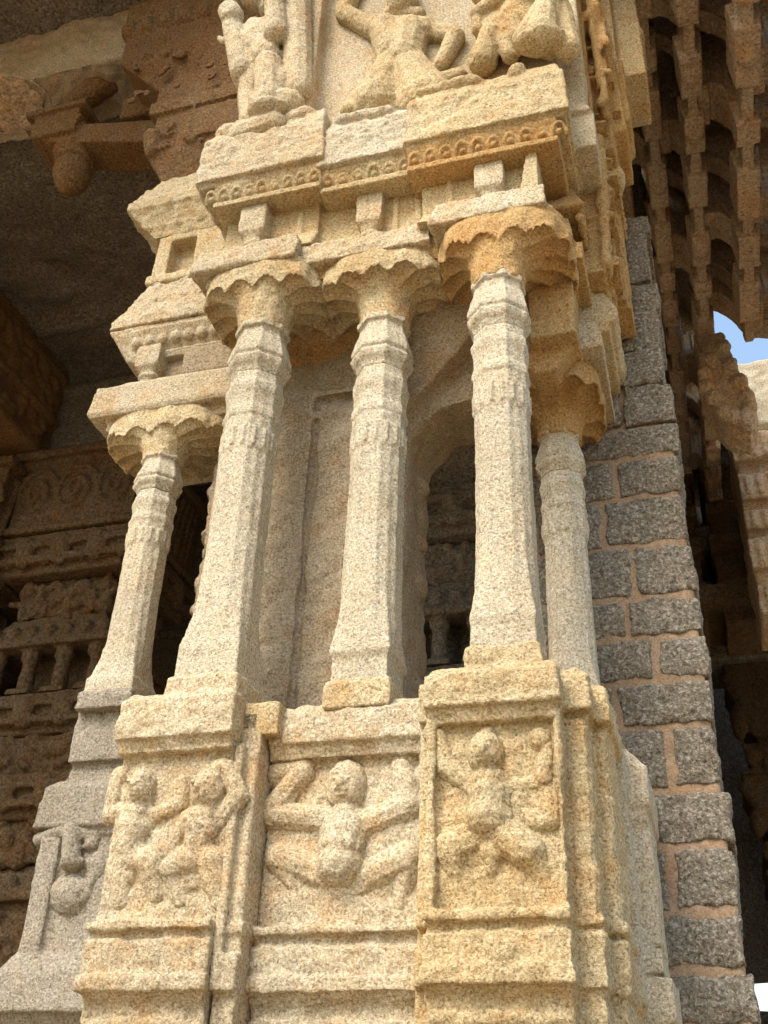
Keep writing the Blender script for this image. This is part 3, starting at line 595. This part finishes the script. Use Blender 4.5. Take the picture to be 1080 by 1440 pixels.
s = Stone(); s.box(-10, 1.2, -.5, .78, 9.62, 9.9); s.box(-10, -2.6, -1.9, -.4, 9.66, 9.9); s.build('front_slab_and_shade', SOOT_SHADE, Hc, .03, 2, ((.4, .06), (.1, .04)))  # second box: unseen left overhang, added to keep sun out of the hall
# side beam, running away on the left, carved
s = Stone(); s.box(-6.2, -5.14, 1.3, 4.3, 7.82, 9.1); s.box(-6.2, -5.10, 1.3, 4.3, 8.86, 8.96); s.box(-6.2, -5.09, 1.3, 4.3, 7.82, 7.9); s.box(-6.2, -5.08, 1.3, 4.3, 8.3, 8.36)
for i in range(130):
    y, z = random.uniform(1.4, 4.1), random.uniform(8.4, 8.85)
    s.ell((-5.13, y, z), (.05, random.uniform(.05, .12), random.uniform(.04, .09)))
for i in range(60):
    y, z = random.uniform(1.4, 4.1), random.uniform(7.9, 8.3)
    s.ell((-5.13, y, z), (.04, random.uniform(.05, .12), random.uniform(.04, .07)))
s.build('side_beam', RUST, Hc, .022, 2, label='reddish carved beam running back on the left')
s = Stone(); s.box(-6, 1.0, 4.24, 5.0, 7.80, 9.1); s.box(-6, 1.0, 4.20, 5.0, 8.78, 8.86); s.build('cross_beam', SOOT_SHADE, Hc, .03, 2, ((.5, .06), (.15, .03)))
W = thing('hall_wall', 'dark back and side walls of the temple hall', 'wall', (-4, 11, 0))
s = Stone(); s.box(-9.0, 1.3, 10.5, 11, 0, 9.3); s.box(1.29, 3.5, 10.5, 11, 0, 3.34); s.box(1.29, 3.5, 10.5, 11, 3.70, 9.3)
s.box(-9.9, -9.45, 2.0, 11, 0, 9.3); s.build('back_wall', SOOT_SHADE, W, .05, 1, ((.8, .1),))

# ------------------------------------------------------------------ carved pillars standing in the dark hall
def carved_pillar(loc, hw, label, tiers, mat=HALL, vx=.02, grp='carved pillars in the dark hall'):
    r = thing('carved_pillar', label, 'pillar', (*loc, 0), grp); x, y = loc
    for kind, z0, z1, k in tiers:
        h = hw*k; s = Stone(); H = z1-z0
        if kind == 'plain':
            s.box(x-h, x+h, y-h, y+h, z0, z1); s.box(x-h*.7, x+h*.7, y-h*1.06, y+h*1.06, z0+.1*H, z1-.1*H); nm = 'block'
        elif kind == 'mould':
            n = 5
            for i in range(n):
                q = h*(1+.14*abs(sin(i*1.7))); s.box(x-q, x+q, y-q, y+q, z0+H*i/n, z0+H*(i+.8)/n)
            s.box(x-h*.95, x+h*.95, y-h*.95, y+h*.95, z0, z1); nm = 'moulding'
            for i in range(14):
                u = -h*1.02+2.04*h*i/13; zz_ = z0+H*(.18 if i % 2 else .22)
                s.ell((x+u, y-h*1.05, z0+H*.7), (h*.05, .035, H*.10)); s.ell((x+h*1.05, y+u, z0+H*.7), (.035, h*.05, H*.10)); s.cap((x+u, y-h*1.06, zz_), .022, (x+u+.05, y-h*1.07, zz_+H*.16), .022)
            for sx in (-.6, 0, .6): s.ell((x+sx*h, y-h*1.08, z0+H*.5), (h*.17, .07, H*.42)); s.ell((x+h*1.08, y+sx*h, z0+H*.5), (.07, h*.17, H*.42))
        elif kind == 'kapota':
            s.frus(x-h*1.25, x+h*1.25, y-h*1.25, y+h*1.25, z0, z1, h*.3, h*.3, None, h*.3); s.box(x-h*1.28, x+h*1.28, y-h*1.28, y+h*1.28, z0-.03, z0+.05); nm = 'cornice'
            for i in range(7): s.ell((x-h*1.1+h*2.2*i/6, y-h*1.15, z0+.4*H), (h*.13, .05, H*.25))
        elif kind == 'cols':
            s.box(x-h*.55, x+h*.55, y-h*.55, y+h*.55, z0, z1)
            for i in range(4):
                cx = x-h*.9+h*.6*i
                for cy in (y-h*.9, y+h*.9): s.loft([octa(cx, cy, h*a_, z0+H*t, b_) for t, a_, b_ in ((0, .22, 1), (.12, .2, 1), (.16, .13, 0), (.7, .11, 0), (.8, .16, 0), (.9, .14, 0), (1, .24, 1))])
            nm = 'mini_colonnade'
        elif kind == 'carve':
            s.box(x-h, x+h, y-h, y+h, z0, z1); nm = 'carved_panel'
            for i in range(34):
                px, pz = random.uniform(x-h, x+h), random.uniform(z0+.1*H, z1-.1*H)
                if i % 2: s.ell((px, y-h, pz), (random.uniform(.04, .12), .07, random.uniform(.04, .12)))
                else: s.cap((px, y-h, pz), .035, (px+random.uniform(-.18, .18), y-h-.02, pz+random.uniform(-.15, .15)), .03)
                s.ell((x+h, random.uniform(y-h, y+h), pz), (.06, random.uniform(.04, .1), random.uniform(.04, .12)))
        elif kind == 'frieze':
            nm = 'carved_frieze'; s.box(x-h, x+h, y-h, y+h, z0, z1); s.box(x-h*1.12, x+h*1.12, y-h*1.12, y+h*1.12, z1-.1*H, z1); s.box(x-h*1.08, x+h*1.08, y-h*1.08, y+h*1.08, z0, z0+.08*H)
            for i in range(3):
                cx = x-h*.66+h*.66*i; cz = z0+H*.48
                for q in range(22):
                    a = q*.55; rr = H*.32*(1-q/26); a2 = a+.55; r2 = H*.32*(1-(q+1)/26)
                    s.cap((cx+rr*.8*cos(a), y-h-.01, cz+rr*sin(a)), .030, (cx+r2*.8*cos(a2), y-h-.01, cz+r2*sin(a2)), .028)
            for i in range(10): s.cap((x+h, y-h*.8+h*.16*i, z0+.15*H), .04, (x+h+.02, y-h*.7+h*.16*i, z1-.2*H), .04)
        elif kind == 'corbel':
            nm = 'corbel'
            s.hexa([(x-h*.9, y-h*.9, z0), (x+h*.9, y-h*.9, z0), (x+h*.9, y+h*.9, z0), (x-h*.9, y+h*.9, z0), (x-h*1.5, y-h*1.4, z1), (x+h*1.5, y-h*1.4, z1), (x+h*1.5, y+h*1.4, z1), (x-h*1.5, y+h*1.4, z1)])
            for sx in (-1, 1):
                for i in range(6): s.cap((x+sx*h*(.9+.09*i), y-h*1.1, z0+H*(.15+.13*i)), .10*hw/.6, (x+sx*h*(1.0+.09*i), y-h*1.15, z0+H*(.25+.12*i)), .09*hw/.6)
                s.ell((x+sx*h*1.3, y-h*1.2, z0+.25*H), (h*.2, h*.2, H*.25))
        s.build(nm, mat, r, vx, 2, ((.3, .03), (.08, .025)))
    return r
T = [('plain', 0, 1.6, 1.05), ('mould', 1.6, 2.2, 1.1), ('carve', 2.2, 3.3, .95), ('kapota', 3.3, 3.6, .85), ('carve', 3.6, 3.95, .9), ('mould', 3.95, 4.35, 1.0), ('carve', 4.35, 4.7, .92), ('mould', 4.7, 5.1, .98), ('cols', 5.1, 5.6, .9),
     ('kapota', 5.6, 5.95, .8), ('carve', 5.95, 6.35, .75), ('mould', 6.35, 6.8, 1.0), ('frieze', 6.8, 7.8, 1.05)]
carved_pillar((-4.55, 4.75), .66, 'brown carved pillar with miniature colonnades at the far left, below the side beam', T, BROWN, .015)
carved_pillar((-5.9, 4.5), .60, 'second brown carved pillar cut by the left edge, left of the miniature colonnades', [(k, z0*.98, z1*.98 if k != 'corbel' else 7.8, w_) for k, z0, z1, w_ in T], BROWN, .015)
carved_pillar((-2.75, 6.6), .66, 'dark carved pillar seen through the gap left of the front colonettes', T, SOOT_SHADE)
carved_pillar((-.75, 5.2), .62, 'dark carved pillar seen through the gap beside the right colonette', [(k, z0*1.03 if z0 < 6.8 else z0, z1*1.03 if z1 < 6.8 else z1, w_) for k, z0, z1, w_ in T[:-2]] + [('mould', 6.54, 7.1, 1.0), ('corbel', 7.1, 7.8, .9)], SOOT_SHADE)

# ------------------------------------------------------------------ long stepped eave on the right
Ev = thing('stone_eave', 'ribbed brown stone eave with curved rafters hanging high on the right', 'eave', (1.7, 4, 7))
ribs = [(1.13, 8.95, .07), (1.41, 8.50, .075), (1.69, 8.15, .078), (2.02, 7.78, .085), (2.45, 7.52, .09)]
Y0, Y1, YB = -1.2, 4.0, 10.0
def curve(a, b, n=8, lift=0.0):
    """concave quarter curve from the foot of one rib to the foot of the next"""
    (xa, za, _), (xb, zb, _) = a, b
    out = []
    for i in range(n+1):
        t = i/n
        out.append((xa+(xb-xa)*t, za+.16+lift-(za-zb+.04)*(t**2.4)))
    return out
for bi in range(4):
    a, b = ribs[bi], ribs[bi+1]
    yend = YB if bi < 2 else Y1
    s = Stone()
    lo = curve(a, b, 8, .62); hi = [(x, z+.10) for x, z in lo]
    s.prism_y(lo+hi[::-1], Y0, yend); s.build('eave_shell', UMBER, Ev, .02, 1, ((.3, .03), (.08, .015)))
    y = Y0+.15+.13*bi; k = bi
    while y < yend-.1:
        st = 1 if y < 3.2 else 1.35
        wd = (.26, .12, .30, .14)[k % 4]*(.9+.2*random.random())*st; lf = (-.02, .16, .02, .12)[k % 4]
        y2 = min(y+wd, yend)
        s = Stone(); lo = curve(a, b, 10, lf); hi = [(x, z+.68-lf) for x, z in lo]
        s.prism_y(lo+hi[::-1], y, y2)
        lo2 = [(x, z-.012) for x, z in lo]; s.prism_y(lo2+[(x, z+.045) for x, z in lo2][::-1], y-.018, y2+.01)
        if k % 2 == 0:
            x0 = a[0]+.04
            s.box(x0, x0+.085, y-.035, y2, a[1]+.06, a[1]+.34)
            for q in (.35, .5, .65, .8):
                xx = a[0]+(b[0]-a[0])*q; zc = curve(a, b, 20, lf)[int(20*q)][1]
                s.box(xx, xx+.014, y-.014, y2, zc, zc+.3)
        s.build('rafter', UMBER, Ev, .011, 1, ((.2, .02), (.05, .014)))
        y += wd + (.46, .30, .52, .34)[(k+bi) % 4]*st; k += 1
for bi, (x, z, hw) in enumerate(ribs):
    yend = YB if bi < 3 else Y1
    s = Stone(); s.box(x-hw*.5, x+hw*.5, Y0, yend, z, z+.55)
    y = Y0+.3+.11*bi
    while y < yend-.2:
        L_ = random.choice((.20, .34, .46)); s.frus(x-hw*.95, x+hw*.95, y, min(y+L_, yend), z-.035, z+.25, -.02, .0)
        if random.random() < .4: s.ell((x, y+L_*.5, z-.02), (hw*.9, .08, .05))
        y += L_+random.uniform(.14, .3)
    s.build('rib', UMBER, Ev, .011, 1, ((.2, .02), (.05, .012)))
s = Stone(); s.hexa([(1.0, Y0, 9.95), (2.55, Y0, 8.5), (2.55, Y1, 8.5), (1.0, Y1, 9.95), (1.0, Y0, 10.3), (2.75, Y0, 8.7), (2.75, Y1, 8.7), (1.0, Y1, 10.3)])
s.hexa([(1.0, Y1, 9.95), (1.76, Y1, 9.2), (1.76, YB, 9.2), (1.0, YB, 9.95), (1.0, Y1, 10.3), (1.85, Y1, 9.4), (1.85, YB, 9.4), (1.0, YB, 10.3)])
s.build('eave_roof', UMBER, Ev, .04, 1, ((.5, .05),))
# curved end piece of the eave against the sky
for bi, y0, y1, lf, up in ((2, 3.85, 4.10, .0, 1.3), (3, 3.85, 4.10, -.04, 1.2), (0, 9.6, 9.9, .1, 1.0), (1, 9.6, 9.9, .1, 1.0)):
    s = Stone(); lo = curve(ribs[bi], ribs[bi+1], 10, lf); hi = [(x, z+up) for x, z in lo]; s.prism_y(lo+hi[::-1], y0, y1)
    s.build('eave_edge', UMBER, Ev, .012, 1)

# broken slab leaning under the eave's end
Bk = thing('broken_slab', 'broken rough brown stone fragment slanting below the end of the eave', 'stone', (1.75, 4.05, 7.3))
s = Stone()
pts = [(1002, 468), (1017, 466), (1030, 500), (1046, 530), (1062, 560), (1066, 582), (1056, 598), (1036, 596), (1018, 590), (1000, 560), (985, 540), (983, 515), (992, 492)]
q = [at(x, y, 4.1) for x, y in pts]
s.prism_y(q[::-1], 4.1, 4.55)
for i in range(16): t = random.choice(q); s.ell((t[0]*.75+1.75*.25, 4.1, t[1]*.75+7.3*.25), (.07, .07, .08))
s.build('broken_slab_body', UMBER, Bk, .012, 2, ((.12, .05), (.04, .03)))
# wall standing beyond, with a sunlit coping
Rw = thing('carved_wall', 'carved tiered stone wall with a pale sunlit coping block beyond the eave at right', 'wall', (2.6, 6.3, 0))
x0, z0 = at(1028, 612, 6.0); _, zt = at(1055, 512, 6.0)
s = Stone(); s.box(x0+.02, 4.5, 5.95, 6.9, z0+.05, zt); s.frus(x0+.02, 4.5, 5.98, 6.9, z0, z0+.3, -.0, -.02); s.build('coping', PALE, Rw, .02, 2, ((.3, .08), (.08, .04)))
s = Stone(); _, zb = at(1060, 848, 6.0)
s.box(x0, 4.5, 6.1, 6.9, zb, z0+.1)
z = z0; k = 0
while z > zb+.05:
    h = (.34, .16, .30, .14, .22, .12)[k % 6]; pr = (.0, .10, .03, .12, .02, .14)[k % 6]
    s.box(x0-.02+pr*.5, 4.5, 5.98+pr, 6.9, z-h, z)
    if k % 2 == 0:
        for i in range(12): xx = x0+.06+.11*i; s.box(xx, xx+.05, 5.95+pr, 6.5, z-h*.9, z-h*.1)
    z -= h; k += 1
s.build('tiers', UMBER, Rw, .016, 2, ((.2, .04), (.06, .02)))
# inner stacks that carry the eave's rear part down to the lintel
s = Stone()
xa, za = at(985, 640, 7.0); xb, zb2 = at(985, 840, 7.0)
for bxx, ws in ((xa-.55, .42), (xa-.05, .44)):
    z = za+.9; k = 0
    while z > zb2:
        h = (.22, .34, .16, .28)[k % 4]; pr = (.0, .12, .03, .16)[k % 4]
        s.frus(bxx+pr*.3, bxx+ws-pr*.3, 6.95+pr, 8, z-h, z, 0, 0); 
        if k % 2 == 0: s.ell((bxx+ws*.5, 7.0, z-h*.5), (ws*.35, .1, h*.45))
        z -= h; k += 1
s.box(xa-.8, xa+.9, 6.9, 8, zb2-.12, zb2+.10)
s.build('inner_tiers', BROWN, Rw, .018, 2, ((.2, .04), (.06, .02)))

# right-hand hall in darkness
Rh = thing('hall_lintel', 'dark plain stone lintel over the shadowed hall at lower right', 'lintel', (2.6, 8.7, 7))
xl, zl = at(985, 930, 8.5); _, zl2 = at(985, 846, 8.5)
s = Stone(); s.box(-.5, 6, 8.5, 9.4, zl, zl2+.3); s.build('lintel_block', SOOT_SHADE, Rh, .03, 2, ((.4, .05),))
s = Stone(); s.box(-.5, 6, 7.2, 8.5, zl2-.02, zl2+.3); s.build('lintel_slab', SOOT_SHADE, Rh, .03, 2, ((.4, .05),))
T2 = [('plain', 0, 2.2, 1.0), ('mould', 2.2, 2.7, 1.1), ('carve', 2.7, 3.4, .9), ('kapota', 3.4, 3.7, .85), ('carve', 3.7, 4.3, .8), ('mould', 4.3, 4.8, .95), ('corbel', 4.8, 5.5, .85), ('carve', 5.5, 5.9, 1.05), ('corbel', 5.9, 6.85, .9)]
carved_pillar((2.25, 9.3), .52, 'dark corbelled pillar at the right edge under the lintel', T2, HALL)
carved_pillar((1.12, 9.9), .22, 'dim slim corbelled pillar just right of the grey masonry buttress', T2, SOOT_SHADE)
bake()
